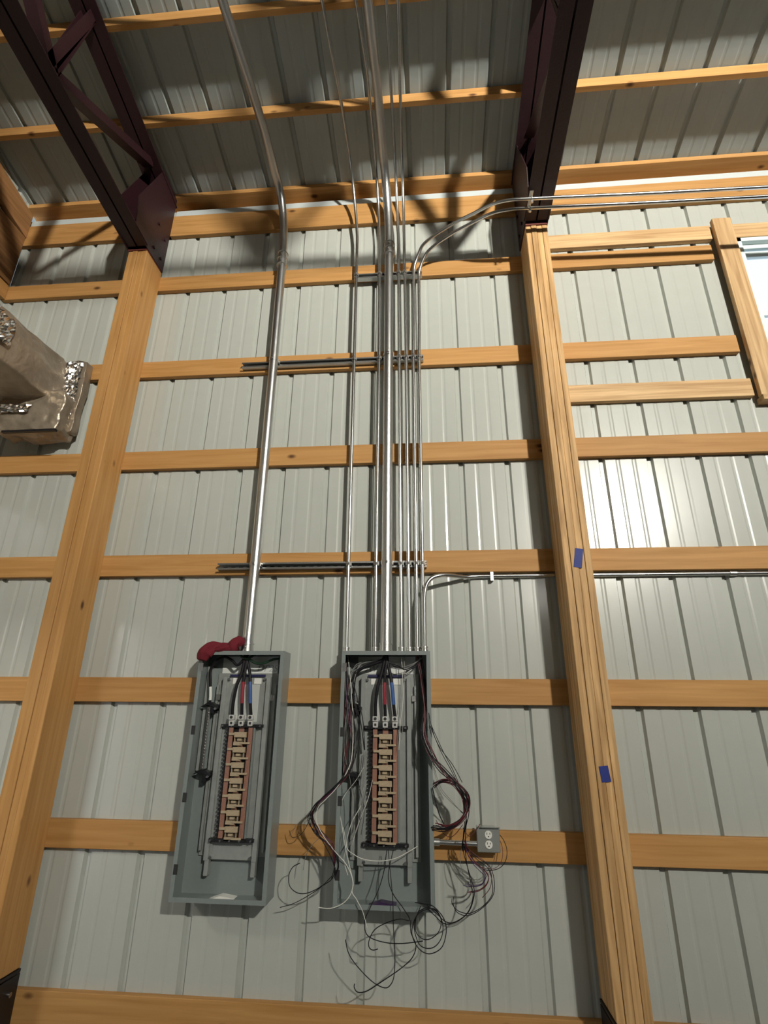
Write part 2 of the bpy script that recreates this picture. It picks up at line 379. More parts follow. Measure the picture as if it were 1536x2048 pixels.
# ---------------------------------------------------------------- struts
def strut(x0, x1, z, label):
    t = thing('strut_channel', label, 'strut', (x0, -.8, z))
    h = 1.62; b = B(); g = .11
    b.box(x0, x1, -g, -.01, z, z + h); b.box(x0, x1, -1.62, -g, z, z + g); b.box(x0, x1, -1.62, -g, z + h - g, z + h)
    b.build('channel', STRUT, t)
    b = B(); b.box(x0, x1, -1.62, -1.5, z + g, z + .42); b.box(x0, x1, -1.62, -1.5, z + h - .42, z + h - g); b.build('lip', STRUT, t)
    b = B(); x = x0 + 1
    while x < x1 - 1: b.box(x, x + 1.1, -.16, -.111, z + .6, z + 1.0); x += 2
    b.build('slots', SLOT, t, kind='stuff')
    return t
S1, S2, S3 = 33.3, 93.4, 124.2
strut(-14.2, 37.9, S1, 'slotted steel strut on the wall girt just above both panels')
strut(-14.4, 38.1, S2, 'twin-lipped steel strut crossing behind the conduits at mid wall')
strut(17.6, 38.2, S3, 'short steel strut behind the conduits near the top girt')

# ---------------------------------------------------------------- conduits
def conduit(label, pts, r, mat, straps=(), couplings=(), connector=None, group=None, axis='z'):
    t = thing('conduit', label, 'conduit', pts[0], group)
    B().tube(pts, r, 20 if r > .8 else 12, True).build('tube', mat, t)
    for (x, y, z) in straps:
        if axis == 'z':
            b = B(); w = r + .12
            # strap: half band around the front and two ears
            n = 12; v = []
            for k in range(n + 1):
                a = math.pi * k / n; v += [(x + w * math.cos(a), y - w * math.sin(a), z - .45), (x + w * math.cos(a), y - w * math.sin(a), z + .45)]
            b.add(v, [(2 * k, 2 * k + 1, 2 * k + 3, 2 * k + 2) for k in range(n)], True)
            b.box(x + w - .05, x + w + .12, y - .02, -1.3, z - .45, z + .45); b.box(x - w - .12, x - w + .05, y - .02, -1.3, z - .45, z + .45)
            st = b.build('strap', ZINC, t)
            b = B(); b.cyl((x - .15, y - w - .55, z), (x + .15, y - w, z), .2, 8); b.box(x - .3, x + .3, y - w - .3, y - w, z - .3, z + .3); b.build('strap_screw', BOLT, st)
    for (p, q) in couplings:
        cp = B().cyl(p, q, r + .26, 20).build('coupling', mat, t)
        p = Vector(p); q = Vector(q); m = (p + q) / 2
        b = B()
        for e in (p, m, q): d = (q - p).normalized() * .12; b.cyl(e - d, e + d, r + .46, 20)
        b.cyl(p.lerp(q, .25) + Vector((0, -r - .3, 0)), p.lerp(q, .25) + Vector((0, -r - .65, 0)), .25, 8)
        b.cyl(p.lerp(q, .75) + Vector((0, -r - .3, 0)), p.lerp(q, .75) + Vector((0, -r - .65, 0)), .25, 8)
        b.build('coupling_ring', ZINC, cp)
    if connector:
        x, y, z = connector; h = 2.0 if r > .8 else 1.2
        b = B(); b.cyl((x, y, z + .02), (x, y, z + h), r + .16, 16); b.cyl((x, y, z + .02), (x, y, z + .45), r + .34, 6 if r < .8 else 16)
        b.cyl((x, y, z + h - .3), (x, y, z + h), r + .3, 16)
        b.cyl((x, y - r, z + h * .55), (x, y - r - .5, z + h * .55), .18, 8)
        b.build('connector', ZINC, t)
    return t
def bend(p, c, q, n=8):
    p, c, q = Vector(p), Vector(c), Vector(q)
    return [tuple((1 - t) ** 2 * p + 2 * t * (1 - t) * c + t * t * q) for t in [k / n for k in range(n + 1)]]
TOP1, TOP2 = 13.1, 13.1
def roofpt(x, y, off): return (x, y, zr(y) - off)
# big conduit of the left panel
Yb = -2.95
pts = [(-4.05, Yb, TOP1), (-4.1, Yb, 34), (-4.55, Yb, 95), (-4.95, Yb, 132)] + bend((-5.0, Yb, 138), (-6.2, Yb, 157), roofpt(-6.9, -12, 11), 10) + [roofpt(-7.3, -24, 10.5), roofpt(-8.3, -35, 10.5), roofpt(-9.4, -44.5, 10.5), roofpt(-10.4, -53, 10.5), roofpt(-18, -120, 10.5)]
conduit('thick steel conduit rising from the left panel and bending along the roof', pts, 1.25, GALV2,
        straps=[(-4.1, Yb, S1 + .8), (-4.55, Yb, S2 + .8)], couplings=[((-4.95, Yb, 129.6), (-4.98, Yb, 134.2))], connector=(-4.05, Yb, TOP1))
pts = [(28.32, Yb, TOP2), (28.38, Yb, 34), (28.35, Yb, 96), (28.3, Yb, 133)] + bend((28.25, Yb, 140), (27.6, Yb, 158), roofpt(27.1, -14, 9), 10) + [roofpt(26.9, -30, 9), roofpt(26.0, -49, 9), roofpt(23, -120, 9)]
conduit('thickest steel conduit rising from the middle of the right panel', pts, 1.3, GALV2,
        straps=[(28.38, Yb, S1 + .8), (28.35, Yb, S2 + .8)], couplings=[((28.3, Yb, 131.2), (28.3, Yb, 135.6))], connector=(28.32, Yb, TOP2))
Ys = -2.15; rs = .47
def small(x0, x1, x2, label, top):
    pts = [(x0, Ys, TOP2), (x0 - (x0 - x1) * .3, Ys, 34), (x1, Ys, 95), (x2, Ys, 126)] + top
    conduit(label, pts, rs, GALV, straps=[(x0 - (x0 - x1) * .3, Ys, S1 + .8), (x1, Ys, S2 + .8), (x2, Ys, S3 + .8)], connector=(x0, Ys, TOP2))
small(19.1, 18.55, 18.3, 'thin conduit at the left corner of the right panel, set apart from the rest',
      bend((18.2, Ys, 140), (16.9, Ys, 158.5), roofpt(16.6, -14, 6.5)) + [roofpt(16.0, -26, 6.5), roofpt(15.0, -38, 6.5), roofpt(14.3, -48, 6.5), roofpt(10, -120, 6.5)])
small(25.75, 25.65, 25.4, 'thin conduit immediately left of the thickest conduit',
      bend((25.2, Ys, 140), (24.6, Ys, 158.5), roofpt(24.5, -14, 6.5)) + [roofpt(24.3, -33, 6.5), roofpt(22.9, -48, 6.5), roofpt(17, -120, 6.5)])
small(31.8, 31.35, 31.2, 'thin conduit immediately right of the thickest conduit',
      bend((31.1, Ys, 140), (30.6, Ys, 158.5), roofpt(30.6, -14, 6.5)) + [roofpt(30.7, -47, 6.5), roofpt(30.9, -120, 6.5)])
small(33.6, 33.3, 33.0, 'thin roof-bound conduit second to the right of the thickest one',
      bend((32.9, Ys, 140), (32.7, Ys, 158.5), roofpt(32.8, -14, 6.5)) + [roofpt(33.7, -47, 6.5), roofpt(35.5, -120, 6.5)])
def smooth(pts, sub=6):
    pts = [Vector(p) for p in pts]; o = []; m_ = len(pts)
    for i in range(m_ - 1):
        a = pts[max(i - 1, 0)]; b0 = pts[i]; c = pts[i + 1]; d = pts[min(i + 2, m_ - 1)]
        for k in range(sub):
            t = k / sub; o.append(tuple(0.5 * ((2 * b0) + (c - a) * t + (2 * a - 5 * b0 + 4 * c - d) * t * t + (3 * b0 - a - 3 * c + d) * t ** 3)))
    o.append(tuple(pts[-1])); return o
up = [(35.6, -2.15, 117), (35.7, -2.3, 121.5), (35.95, -2.8, 125.9), (37.2, -4.0, 129.2), (39.4, -6.0, 132.0), (46.7, -10.0, 133.6), (53.6, -14.0, 133.3), (58.2, -17.0, 132.5), (62.7, -18.5, 131.8), (68, -18.8, 131.4), (75.9, -18.8, 131.2), (99.3, -18.8, 130.4), (128.9, -18.8, 129.8), (240, -18.8, 127.5)]
lo = [(37.2, -2.15, 114), (37.25, -2.3, 118.5), (37.4, -2.8, 123.6), (38.5, -4.0, 126.9), (40.8, -5.6, 129.7), (46.7, -8.5, 131.7), (53.7, -12.0, 132.3), (58.4, -14.5, 132.1), (63.1, -15.5, 131.85), (68.5, -15.7, 131.65), (76.6, -15.7, 131.4), (100.4, -15.7, 130.7), (130.8, -15.7, 130.1), (240, -15.7, 128)]
for x0, x1, path, lab in ((35.4, 35.3, up, 'upper of the two thin conduits sweeping right across the right truss'), (36.9, 36.95, lo, 'lower of the two thin conduits sweeping right across the right truss')):
    p = [(x0, Ys, TOP2), (x0, Ys, 34), (x1, Ys, 95), (path[0][0], Ys, 108)] + smooth(path)
    conduit(lab, p, rs, GALV, straps=[(x0, Ys, S1 + .8), (x1, Ys, S2 + .8)], connector=(x0, Ys, TOP2))
# beam clamp carrying both under the truss heel
t = thing('beam_clamp', 'small bright clamp holding two conduits under the right truss', 'clamp', (68.6, -17, 132.3))
b = B(); b.box(67.9, 68.9, -19.9, -14.6, 132.9, 133.1); b.build('plate', ZINC, t, bevel=.03)
for y, z in ((-18.8, 131.38), (-15.7, 131.66)):
    b = B(); b.tube([(68.4, y + .62 * math.cos(a), z + .62 * math.sin(a)) for a in [2 * math.pi * k / 12 for k in range(13)]], .15, 6); b.box(68.1, 68.7, y - .2, y + .2, z - 1.5, z - .5); b.box(68.1, 68.7, y + .6, y + .9, z - .3, 133.0); b.build('ring', ZINC, t)
# the branch conduit: out of the box in front, kicks back under the girt and runs right behind the post
br = [(37.1, -4.0, TOP2), (37.2, -4.0, 24.5), (37.35, -4.0, 26.5), (37.9, -3.9, 28.6), (39.2, -3.6, 30.1), (41.3, -3.1, 30.8), (43.5, -2.0, 31.0), (45.6, -.7, 31.05), (47.8, .4, 31.2), (50, .75, 31.4), (56, .8, 31.45), (80, .8, 31.45), (190, .8, 31.45)]
conduit('thin conduit curving right below the girt and passing behind the right post', [br[0]] + smooth(br[1:]), rs, GALV, connector=(37.1, -4.0, TOP2))
for x in (53.5,):
    t = tag(B().box(x - .35, x + .35, .1, 1.4, 30.2, 32.3).build('conduit_strap', ZINC), 'small strap on the thin sideways conduit left of the right post', 'strap')
t = tag(B().tube([(108.2, .8, 31.45), (109.8, .8, 31.45)], .62, 12).build('conduit_coupling', ZINC), 'coupling on the thin sideways conduit in the right bay', 'coupling')

# ---------------------------------------------------------------- panels
def text_mesh(s, size, x, y, z, mat, parent, name='handwriting'):
    c = D.curves.new(name, 'FONT'); c.body = s; c.size = size * S; c.extrude = .0003; c.shear = .3
    o = D.objects.new('tmp', c); me = bpy.data.meshes.new_from_object(o); D.objects.remove(o)
    me.transform(Matrix.Translation(P(x, y, z)) @ Matrix.Rotation(math.pi / 2, 4, 'X')); me.materials.append(mat)
    r = D.objects.new(name, me); COL.objects.link(r); r.parent = parent
    q = parent; off = Vector((0, 0, 0))
    while q is not None: off -= q.location; q = q.parent
    r.location = off if parent.type == 'EMPTY' else Vector((0, 0, 0))
    return r
def panel(xc, label, word, cx):
    t = thing('panelboard', label, 'electrical panel', (xc, -.1, -34.9))
    x0, x1, z0, z1, yf = xc - 9.8, xc + 9.8, -34.9, 13.1, -5.75
    b = B(); g = .1
    b.box(x0, x1, -.12, -.02, z0, z1)
    b.box(x0, x0 + g, yf, -.12, z0, z1); b.box(x1 - g, x1, yf, -.12, z0, z1)
    b.box(x0 + g, x1 - g, yf, -.12, z1 - g, z1); b.box(x0 + g, x1 - g, yf, -.12, z0, z0 + g)
    enc = b.build('enclosure', BOXP, t)
    l = .85; b = B()
    b.box(x0 + g, x0 + l, yf - .02, yf + .08, z0 + g, z1 - g); b.box(x1 - l, x1 - g, yf - .02, yf + .08, z0 + g, z1 - g)
    b.box(x0 + l, x1 - l, yf - .02, yf + .08, z1 - l, z1 - g); b.box(x0 + l, x1 - l, yf - .02, yf + .08, z0 + g, z0 + l)
    b.build('front_lip', BOXP, enc)
    for z in (9.6, -3.6, -16.6, -29.4):
        B().box(x0 + .25, x0 + 1.15, yf - .08, yf - .02, z - .9, z + .9).build('screw_tab', SLOT if z < 0 else STRUT, enc, bevel=.03)
    for z in (-9.2, -21.3): B().cyl((x1 - .12, -3.2, z), (x1 - .2, -3.2, z), .32, 10).build('knockout', SLOT, enc)
    # liner sheet: galvanised interior back with glare coloured into its upper part
    b = B(); b.box(cx - 4.8, cx + 4.8, -1.3, -.9, -28.5, 8.0); b.box(cx - 7.3, cx + 7.3, -.5, -.3, -28, 8.6)
    ch = b.build('chassis', PAN, t, bevel=.05)
    for x in (cx - 5.6, cx + 4.6):
        b = B(); b.box(x, x + 1.0, -2.0, -.9, -28.6, 7.7); b.build('chassis_rail', PAN, ch, bevel=.06)
    for x in (cx - 7.1, cx + 6.3): b = B().box(x, x + .5, -1.3, -.5, -27, 6); b.build('flange', PAN, ch)
    for x in (cx - 4.2, cx + 4.2):
        for z in (7.2, -28.0): B().cyl((x, -1.3, z), (x, -1.9, z), .3, 8).build('mounting_screw', BOLT, ch)
    for x in (cx - 6.6, cx + 6.2): B().box(x - .5, x + .5, -1.4, -.5, 2.6, 3.9).build('mounting_tab', ZINC, ch, bevel=.08)
    B().box(cx - 4.1, cx + 4.2, -1.75, -1.35, 7.75, 8.25).build('trim_strip', NAVY, t)
    lb = B().box(cx - 3.4, cx - 1.4, -1.42, -1.31, 6.2, 7.5).build('label', LABELM, t); B().box(cx + 1.6, cx + 3.3, -1.42, -1.31, 6.2, 7.5).build('label', LABELM, t)
    pl = B().box(cx - 6.6, cx + 6.6, -.32, -.28, 8.4, 12.4).build('upper_backplate', plain('glare_pan', (.78, .80, .76), .3, .1), t)  # near-white colour stands in for the glare on the back plate
    for wd, dx in word: text_mesh(wd, 2.2, cx + dx, -.34, 9.0, INK, pl)
    B().box(cx - 3.0, cx + 3.0, -1.36, -1.31, -1.9, 6.1).build('sheen_plate', plain('sheen_metal', (.58, .60, .57), .3, .15), t)  # added pale plate: reflected light on the chassis as colour
    # insulators
    for z in (-2.75, -24.8):
        b = B(); b.box(cx - 4.7, cx + 4.9, -2.5, -1.3, z - .3, z + .35); b.box(cx - 3.2, cx + 3.0, -2.9, -2.5, z - .3, z + .3)
        ins = b.build('insulator', BLACK, t, bevel=.04)
        for x in (cx - 4.2, cx - 2.1, cx - .1, cx + 2.0, cx + 4.3): B().cyl((x, -2.5, z), (x, -3.05, z), .2, 8).build('screw', BOLT, ins)
    # bus bars
    for x in (cx - 2.2, cx + 2.2):
        B().box(x - .48, x + .48, -2.7, -2.4, -24.4, -3.0).build('bus_bar', COPPER, t, bevel=.03)
    B().box(cx - .6, cx + .6, -2.2, -2.0, -24.4, -3.0).build('bus_bar', COPPER, t, bevel=.03)
    b = B(); b.box(cx - 3.15, cx - 2.75, -2.3, -1.3, -24.4, -3.1)
    z = -3.3
    while z > -24.2: b.box(cx - 3.3, cx - 2.8, -2.75, -2.25, z - .45, z); z -= .78
    b.build('comb_insulator', BLACK, t)
    B().box(cx - 1.7, cx + 1.7, -2.0, -1.3, -24.4, -3.0).build('bus_backing', BLACK, t)
    B().box(cx + 2.75, cx + 3.1, -2.3, -1.3, -24.4, -3.1).build('side_insulator', BOXP, t)
    for k in range(7):
        z = -4.35 - 3.03 * k
        b = B()   # left-reaching stab with a curved shoulder
        b.box(cx - 2.5, cx - 1.2, -3.15, -2.75, z - .28, z + .22)
        b.prism([(cx - 1.35, z + .35), (cx + 1.45, z + .35), (cx + 1.5, z - .75), (cx - 1.3, z - .75)], 1, -3.0, -2.5)
        b.prism([(cx + .9, z + .2), (cx + 1.5, z + .2), (cx + 1.5, z - .7), (cx - 1.2, z - .7), (cx - 1.2, z - .45), (cx + .1, z - .35)], 1, -3.3, -2.9)
        b.build('stab', TIN, t, bevel=.04)
        b = B(); b.box(cx - 1.1, cx + 1.15, -2.45, -2.3, z - 1.6, z - .8); st = b.build('stab_socket', SOCK, t)
        b = B(); b.box(cx - .55, cx + .45, -2.95, -2.4, z - 1.42, z - .95); b.build('stab_blade', TIN, st, bevel=.05)
        for xw in (cx - 1.2, cx + 1.08): B().box(xw, xw + .16, -2.95, -2.3, z - 1.7, z - .7).build('stab_wall', TIN, st)
        b = B(); b.box(cx + .2, cx + 2.35, -3.15, -2.75, z - 2.05, z - 1.65)
        b.prism([(cx - 1.35, z - 1.6), (cx + .6, z - 1.6), (cx + .6, z - 2.35), (cx - 1.4, z - 2.35)], 1, -2.9, -2.5); b.build('stab', TIN, t, bevel=.04)
    # main lugs
    for x in (cx - 2.15, cx + .0, cx + 2.1):
        b = B(); b.box(x - .62, x + .62, -3.6, -2.4, -1.5, -.45); lg = b.build('lug', LUGM, t, bevel=.12)
        B().cyl((x, -3.6, -.95), (x, -3.68, -.95), .34, 8).build('lug_screw', SLOT, lg)
        b = B(); b.box(x - .55, x + .55, -3.3, -2.5, -2.75, -1.6); b.build('lug_base', LUGM, lg, bevel=.08)
        B().box(x - .2, x + .25, -3.4, -3.3, -2.4, -1.9).build('lug_mark', SLOT, lg)
    # neutral bar on the left
    nx = xc - 7.4
    t2 = B().box(nx - .32, nx + .32, -2.9, -2.3, -11.8, 1.2).build('neutral_bar', ZINC, t, bevel=.05)
    b = B(); z = -11.2
    while z < 1.0: b.cyl((nx, -2.9, z), (nx, -3.05, z), .2, 6); z += .62
    b.build('neutral_screws', BOLT, t2, kind='stuff')
    for z in (1.6, -12.1):
        b = B(); b.prism([(nx - 1.9, z - .5), (nx - .3, z + .5), (nx + .5, z + .6), (nx + 2.0, z - .2), (nx + 2.0, z - .8), (nx + .6, z - .3), (nx - .4, z - .1)], 1, -3.2, -.3)
        b.box(nx + .4, nx + 1.3, -3.0, -.3, z - 1.8, z + .2); b.build('bar_bracket', BLACK, t, bevel=.05)
        B().cyl((nx + 1.7, -3.1, z - .8), (nx + 1.7, -3.6, z - .8), .25, 8).build('screw', BOLT, t)
    B().box(nx - 2.0, nx - 1.0, -1.2, -.2, -12, 10).build('wire_trough', PAN, t, bevel=.06)
    # lower chassis feet
    for x in (cx - 5.3, cx + 4.6): B().box(x, x + .9, -1.9, -.5, -31.3, -28.3).build('foot', PAN, t, bevel=.05)
    b = B(); b.prism([(cx - 3, z0 + .12), (cx + 1.5, z0 + .12), (cx + 2.5, z0 + .5), (cx - .5, z0 + .9)], 1, -4.2, -2.2); b.build('debris_scrap', LABELM if xc < 0 else WPUR, t)
    return t
XC1, XC2 = -4.2, 28.5
panel(XC1, 'open grey electrical panel at left with a red cloth on top', [('DP2S', 1.6)], -3.75)
panel(XC2, 'open grey electrical panel at right with loose wires hanging out', [('AV', -5.0)], 28.3)

# phase conductors
def cable(label, pts, r, mat, tapes=(), group=None, name='cable', cat='cable'):
    t = thing(name, label, cat, pts[0], group)
    sp = smooth(pts, 6); B().tube(sp, r, 10).build('insulation', mat, t)
    for z1, z0, m in tapes:
        seg = [p for p in sp if z0 <= p[2] <= z1]
        if len(seg) > 1: B().tube(seg, r + .05, 10).build('tape_wrap', m, t)
    return t
for xc, cx, side in ((-4.05, -3.75, 'left'), (28.3, 28.3, 'right')):
    cable('black phase conductor on the left of three in the %s panel' % side, [(xc - .3, -3, 14.5), (xc - .3, -3.1, 11.5), (cx - .9, -3.3, 8.5), (cx - 1.7, -3.5, 5.5), (cx - 2.15, -3.3, 2), (cx - 2.15, -3, -.6)], .36, WBLK)
    cable('middle phase conductor with red tape in the %s panel' % side, [(xc, -3, 14.5), (xc + .2, -3.1, 11.5), (cx - .1, -3.4, 8.5), (cx - .2, -3.5, 5.5), (cx - .1, -3.3, 2), (cx, -3, -.6)], .36, WBLK, [(6.6, 1.9, REDT)])
    cable('right phase conductor with blue tape in the %s panel' % side, [(xc + .3, -3, 14.5), (xc + .3, -3.1, 11.5), (cx + 1.0, -3.3, 8.5), (cx + 1.5, -3.5, 5.5), (cx + 1.8, -3.3, 2), (cx + 2.1, -3, -.6)], .36, WBLK, [(7.0, 1.9, BLUET)])
nx = XC1 - 7.4
cable('black neutral cable with white tape arching across the top of the left panel', [(-4.3, -3, 14), (-4.5, -3.1, 11.8), (-5.8, -3.2, 10.2), (-7.2, -3.2, 11.2), (-8.9, -3.2, 12.0), (-10.7, -3.1, 11.4), (nx - .5, -3, 9.4), (nx - .3, -2.9, 6.5), (nx, -2.7, 3.5), (nx, -2.6, 1.2)], .3, WBLK, [(5.9, 2.2, LABELM)])
cable('dark green ground cable running to the right side of the left panel', [(-4.1, -3.2, 14), (-4.2, -3.3, 12.0), (-3.0, -3.3, 11.4), (-1.5, -3.3, 10.6), (.5, -3.2, 10.7), (2.4, -3, 11.5), (4.4, -2.8, 11.7)], .26, GREENW)
cable('dark green ground cable looped loosely at the conduit in the left panel', [(-4.4, -3.6, 13.9), (-5.2, -3.7, 12.3), (-3.6, -3.8, 11.6), (-2.4, -3.5, 12.2), (-1.6, -3.4, 12.8)], .28, GREENW)
cable('black neutral cable arching left at the top of the right panel', [(28.1, -3, 14), (27.8, -3.1, 11.7), (26, -3.2, 10.7), (23.4, -3.3, 9.8), (21.6, -3.3, 8.2), (21.1, -3, 5), (21.1, -2.8, 1.2)], .36, WBLK)

# ---------------------------------------------------------------- loose wires of the right panel
WP={
'rb':[(35.8,-2.5,12.4),(36.6,-3.5,7.1),(36.8,-5.0,0.9),(36.6,-6.2,-4.0),(38.1,-7.0,-7.5),(40.3,-7.2,-10.4),(42.9,-7.0,-12.9),(44.8,-6.8,-15.3),(44.8,-6.5,-17.6),(43.3,-6.3,-19.6),(40.7,-6.2,-20.7),(38.4,-6.0,-20.4)],
'thinr':[(35.6,-2.5,12.4),(37.0,-4.0,5.0),(38.2,-6.5,-2.0),(39.7,-6.5,-6.0),(42.4,-6.5,-9.5),(44.2,-6.5,-12.7)],
'thinr2':[(37.8,-6.3,-2.0),(40.2,-6.0,-6.8),(42.4,-6.0,-10.5),(44.1,-6.0,-14.1),(44.6,-6.0,-16.8)],
'g1':[(38.4,-6.0,-9.6),(39.7,-6.0,-13.7),(42.2,-5.5,-16.4),(44.6,-5.0,-18.5)],
'blk_short':[(38.2,-6.3,-13.7),(38.8,-6.6,-16.3),(39.5,-6.8,-18.5),(40.3,-7.0,-20.0)],
'rec_loop':[(51.1,-1.5,-22.1),(52.2,-2.5,-23.4),(52.5,-4.0,-25.1),(51.7,-4.5,-26.9),(49.9,-5.0,-27.8),(47.5,-5.0,-27.7),(45.4,-4.5,-25.8),(44.4,-4.0,-24.0)],
'rec_loop2':[(50.9,-1.5,-22.4),(51.7,-2.5,-24.1),(51.6,-3.5,-26.0),(50.5,-4.0,-27.5),(48.5,-4.5,-27.8),(46.2,-4.5,-26.8),(44.2,-4.5,-23.1)],
'd1':[(44.3,-5.0,-23.8),(46.6,-5.0,-25.9),(48.8,-5.0,-27.5),(49.4,-5.0,-29.9),(48.9,-5.0,-32.1),(46.9,-5.0,-34.0),(44.6,-5.3,-35.0),(42.7,-5.3,-34.6),(41.8,-5.3,-33.4),(41.7,-5.3,-32.4)],
'red1':[(44.4,-5.0,-23.0),(45.2,-5.0,-25.9),(47.0,-5.0,-27.5),(48.4,-5.0,-28.9),(48.0,-5.0,-30.3),(46.4,-5.0,-31.2),(44.7,-5.0,-31.4)],
'red2':[(44.1,-5.2,-23.8),(45.7,-5.0,-26.5),(47.2,-5.0,-27.9),(47.9,-5.0,-29.1),(47.1,-5.0,-30.4),(45.4,-5.0,-30.7),(43.8,-5.0,-30.4)],
'c1':[(35.6,-7.0,-33.5),(34.7,-7.2,-35.3),(34.6,-7.2,-37.4),(35.8,-7.2,-38.5),(37.4,-7.2,-38.4),(38.9,-7.2,-37.2),(39.3,-7.2,-35.5),(38.4,-7.2,-34.2),(36.8,-7.2,-33.7),(35.2,-7.2,-34.3)],
'c2':[(35.2,-7.2,-34.3),(34.3,-7.4,-36.4),(35.0,-7.4,-39.0),(36.3,-7.4,-39.8),(37.9,-7.4,-39.6),(39.2,-7.4,-38.3),(39.6,-7.4,-36.2),(38.6,-7.4,-34.1),(37.1,-7.4,-33.8),(34.9,-7.4,-34.8),(33.9,-7.6,-37.1),(34.4,-7.6,-39.0),(35.8,-7.6,-40.3),(37.5,-7.6,-40.5),(39.4,-7.6,-39.4),(40.2,-7.6,-37.0),(39.7,-7.6,-35.0),(37.9,-7.4,-33.4),(36.2,-7.0,-33.2),(34.5,-6.0,-33.3)],
'c3':[(33.7,-7.0,-35.8),(33.7,-7.2,-37.6),(34.6,-7.2,-39.5),(33.9,-7.2,-41.4),(31.7,-7.0,-43.2),(28.5,-7.0,-45.1),(25.8,-7.0,-46.6),(24.1,-7.0,-46.9),(23.4,-7.0,-46.3),(23.4,-7.0,-45.7)],
'b1':[(28.9,-4.5,-25.2),(28.5,-5.5,-28.4),(27.5,-6.3,-31.4),(26.0,-6.8,-34.2),(25.1,-7.0,-36.1),(25.2,-7.0,-37.8),(26.3,-7.0,-38.8),(29.1,-7.0,-39.4),(32.2,-7.0,-39.4),(35.9,-7.0,-38.9)],
'b2':[(30.2,-4.5,-25.2),(29.3,-5.5,-29.2),(30.2,-6.3,-31.8),(32.2,-7.0,-33.9),(33.5,-7.0,-35.8),(31.7,-7.3,-35.6),(29.1,-7.3,-36.3),(27.0,-7.3,-37.4),(26.0,-7.3,-39.0),(26.0,-7.3,-40.1),(26.7,-7.3,-40.5),(27.6,-7.3,-40.3)],
'b3':[(29.2,-4.5,-25.2),(29.9,-6.0,-29.8),(30.3,-6.8,-32.8),(30.4,-6.8,-36.7),(30.7,-6.8,-40.5),(30.6,-6.8,-44.2),(29.8,-6.8,-45.8),(28.6,-6.8,-46.1),(26.4,-6.8,-45.2),(23.6,-6.8,-43.0),(22.1,-6.8,-41.2),(21.5,-6.8,-39.3)],
'l2':[(19.1,-2.5,12.3),(19.8,-3.5,4.9),(20.8,-4.5,-2.2),(21.7,-5.2,-8.1),(21.0,-6.3,-11.3),(18.7,-6.8,-14.0),(15.5,-6.8,-16.7),(14.2,-6.6,-19.1),(15.7,-6.3,-22.4),(18.0,-6.3,-24.4),(18.7,-6.0,-27.7)],
'w1':[(19.6,-2.5,12.3),(20.6,-3.8,6.0),(21.4,-4.6,-1.2),(21.6,-5.6,-8.0),(20.7,-6.6,-11.3),(18.7,-7.0,-14.2),(16.6,-7.0,-16.3),(15.2,-7.0,-17.7),(14.9,-6.8,-19.9),(16.2,-6.5,-22.4),(18.6,-6.3,-25.1),(20.9,-6.2,-27.2),(22.2,-6.4,-29.1),(22.6,-6.6,-30.7),(22.1,-6.8,-32.4),(20.7,-7.0,-33.7),(18.4,-7.0,-34.5),(16.2,-7.0,-34.4)],
'w2':[(19.3,-5.0,-13.8),(19.3,-5.2,-18.3),(20.0,-5.5,-21.3),(20.7,-5.8,-24.3),(21.7,-6.0,-27.6),(22.6,-6.2,-30.4),(22.5,-6.6,-31.9),(23.5,-7.0,-33.0),(24.7,-7.0,-34.9),(25.5,-7.0,-37.2)],
'w3':[(23.9,-3.5,-14.3),(23.5,-4.0,-17.5),(22.0,-4.5,-20.1),(21.1,-4.8,-22.7),(21.0,-5.0,-24.9),(22.3,-5.2,-25.9),(24.5,-5.4,-26.7),(27.7,-5.4,-26.9),(30.6,-5.4,-26.4),(33.0,-5.0,-25.4),(35.0,-4.5,-24.4)],
'fl1':[(18.2,-5.0,-29.8),(15.8,-4.0,-32.0),(12.7,-3.0,-34.0),(10.1,-2.5,-35.3),(7.5,-2.0,-36.1)],
'fl3':[(13.5,-5.5,-18.4),(11.5,-4.0,-20.4),(10.0,-3.0,-21.6),(9.1,-2.0,-23.1)],
'r_in':[(24.3,-4.0,-7.1),(24.1,-4.2,-12.8),(23.6,-4.3,-20.1),(21.6,-4.6,-24.5)],
'r_in2':[(25.8,-4.0,-12.8),(24.9,-4.2,-16.5),(22.7,-4.5,-21.9),(22.1,-4.6,-24.5)],
'inarc1':[(28.4,-3.0,11.6),(25.3,-3.0,10.9),(22.5,-3.2,10.1),(21.2,-3.5,8.1),(20.6,-4.0,3.9)],
'inarc2':[(28.4,-3.3,11.2),(25.7,-3.3,10.5),(22.8,-3.4,9.6),(21.2,-3.8,7.6),(21.9,-4.0,2.8),(23.1,-4.0,-1.2),(23.8,-3.8,-7.2)],
'inarc3':[(28.6,-2.6,11.5),(24.9,-2.6,11.4),(21.9,-2.8,10.3),(20.5,-3.0,8.2)],
'inarc4':[(28.7,-3.0,11.0),(30.4,-3.2,9.8),(33.2,-3.2,9.9),(35.4,-3.2,10.9),(36.4,-3.0,11.9)],
'inarc5':[(28.8,-3.2,10.5),(31.1,-3.4,10.1),(32.9,-3.4,9.4),(34.9,-3.3,10.1),(36.2,-3.0,11.2)],
'indown':[(31.8,-3.0,12.1),(32.1,-3.5,8.2),(32.2,-3.8,2.9),(31.6,-4.0,-2.1),(31.3,-4.0,-7.0)],
'indown2':[(32.5,-3.0,12.1),(32.5,-3.5,8.2),(32.4,-3.8,0.9),(31.9,-4.0,-5.1)],
'gl':[(18.9,-2.5,12.3),(19.3,-3.0,2.8),(20.1,-3.5,-4.3),(19.9,-4.0,-9.1),(20.5,-4.5,-11.5)]}
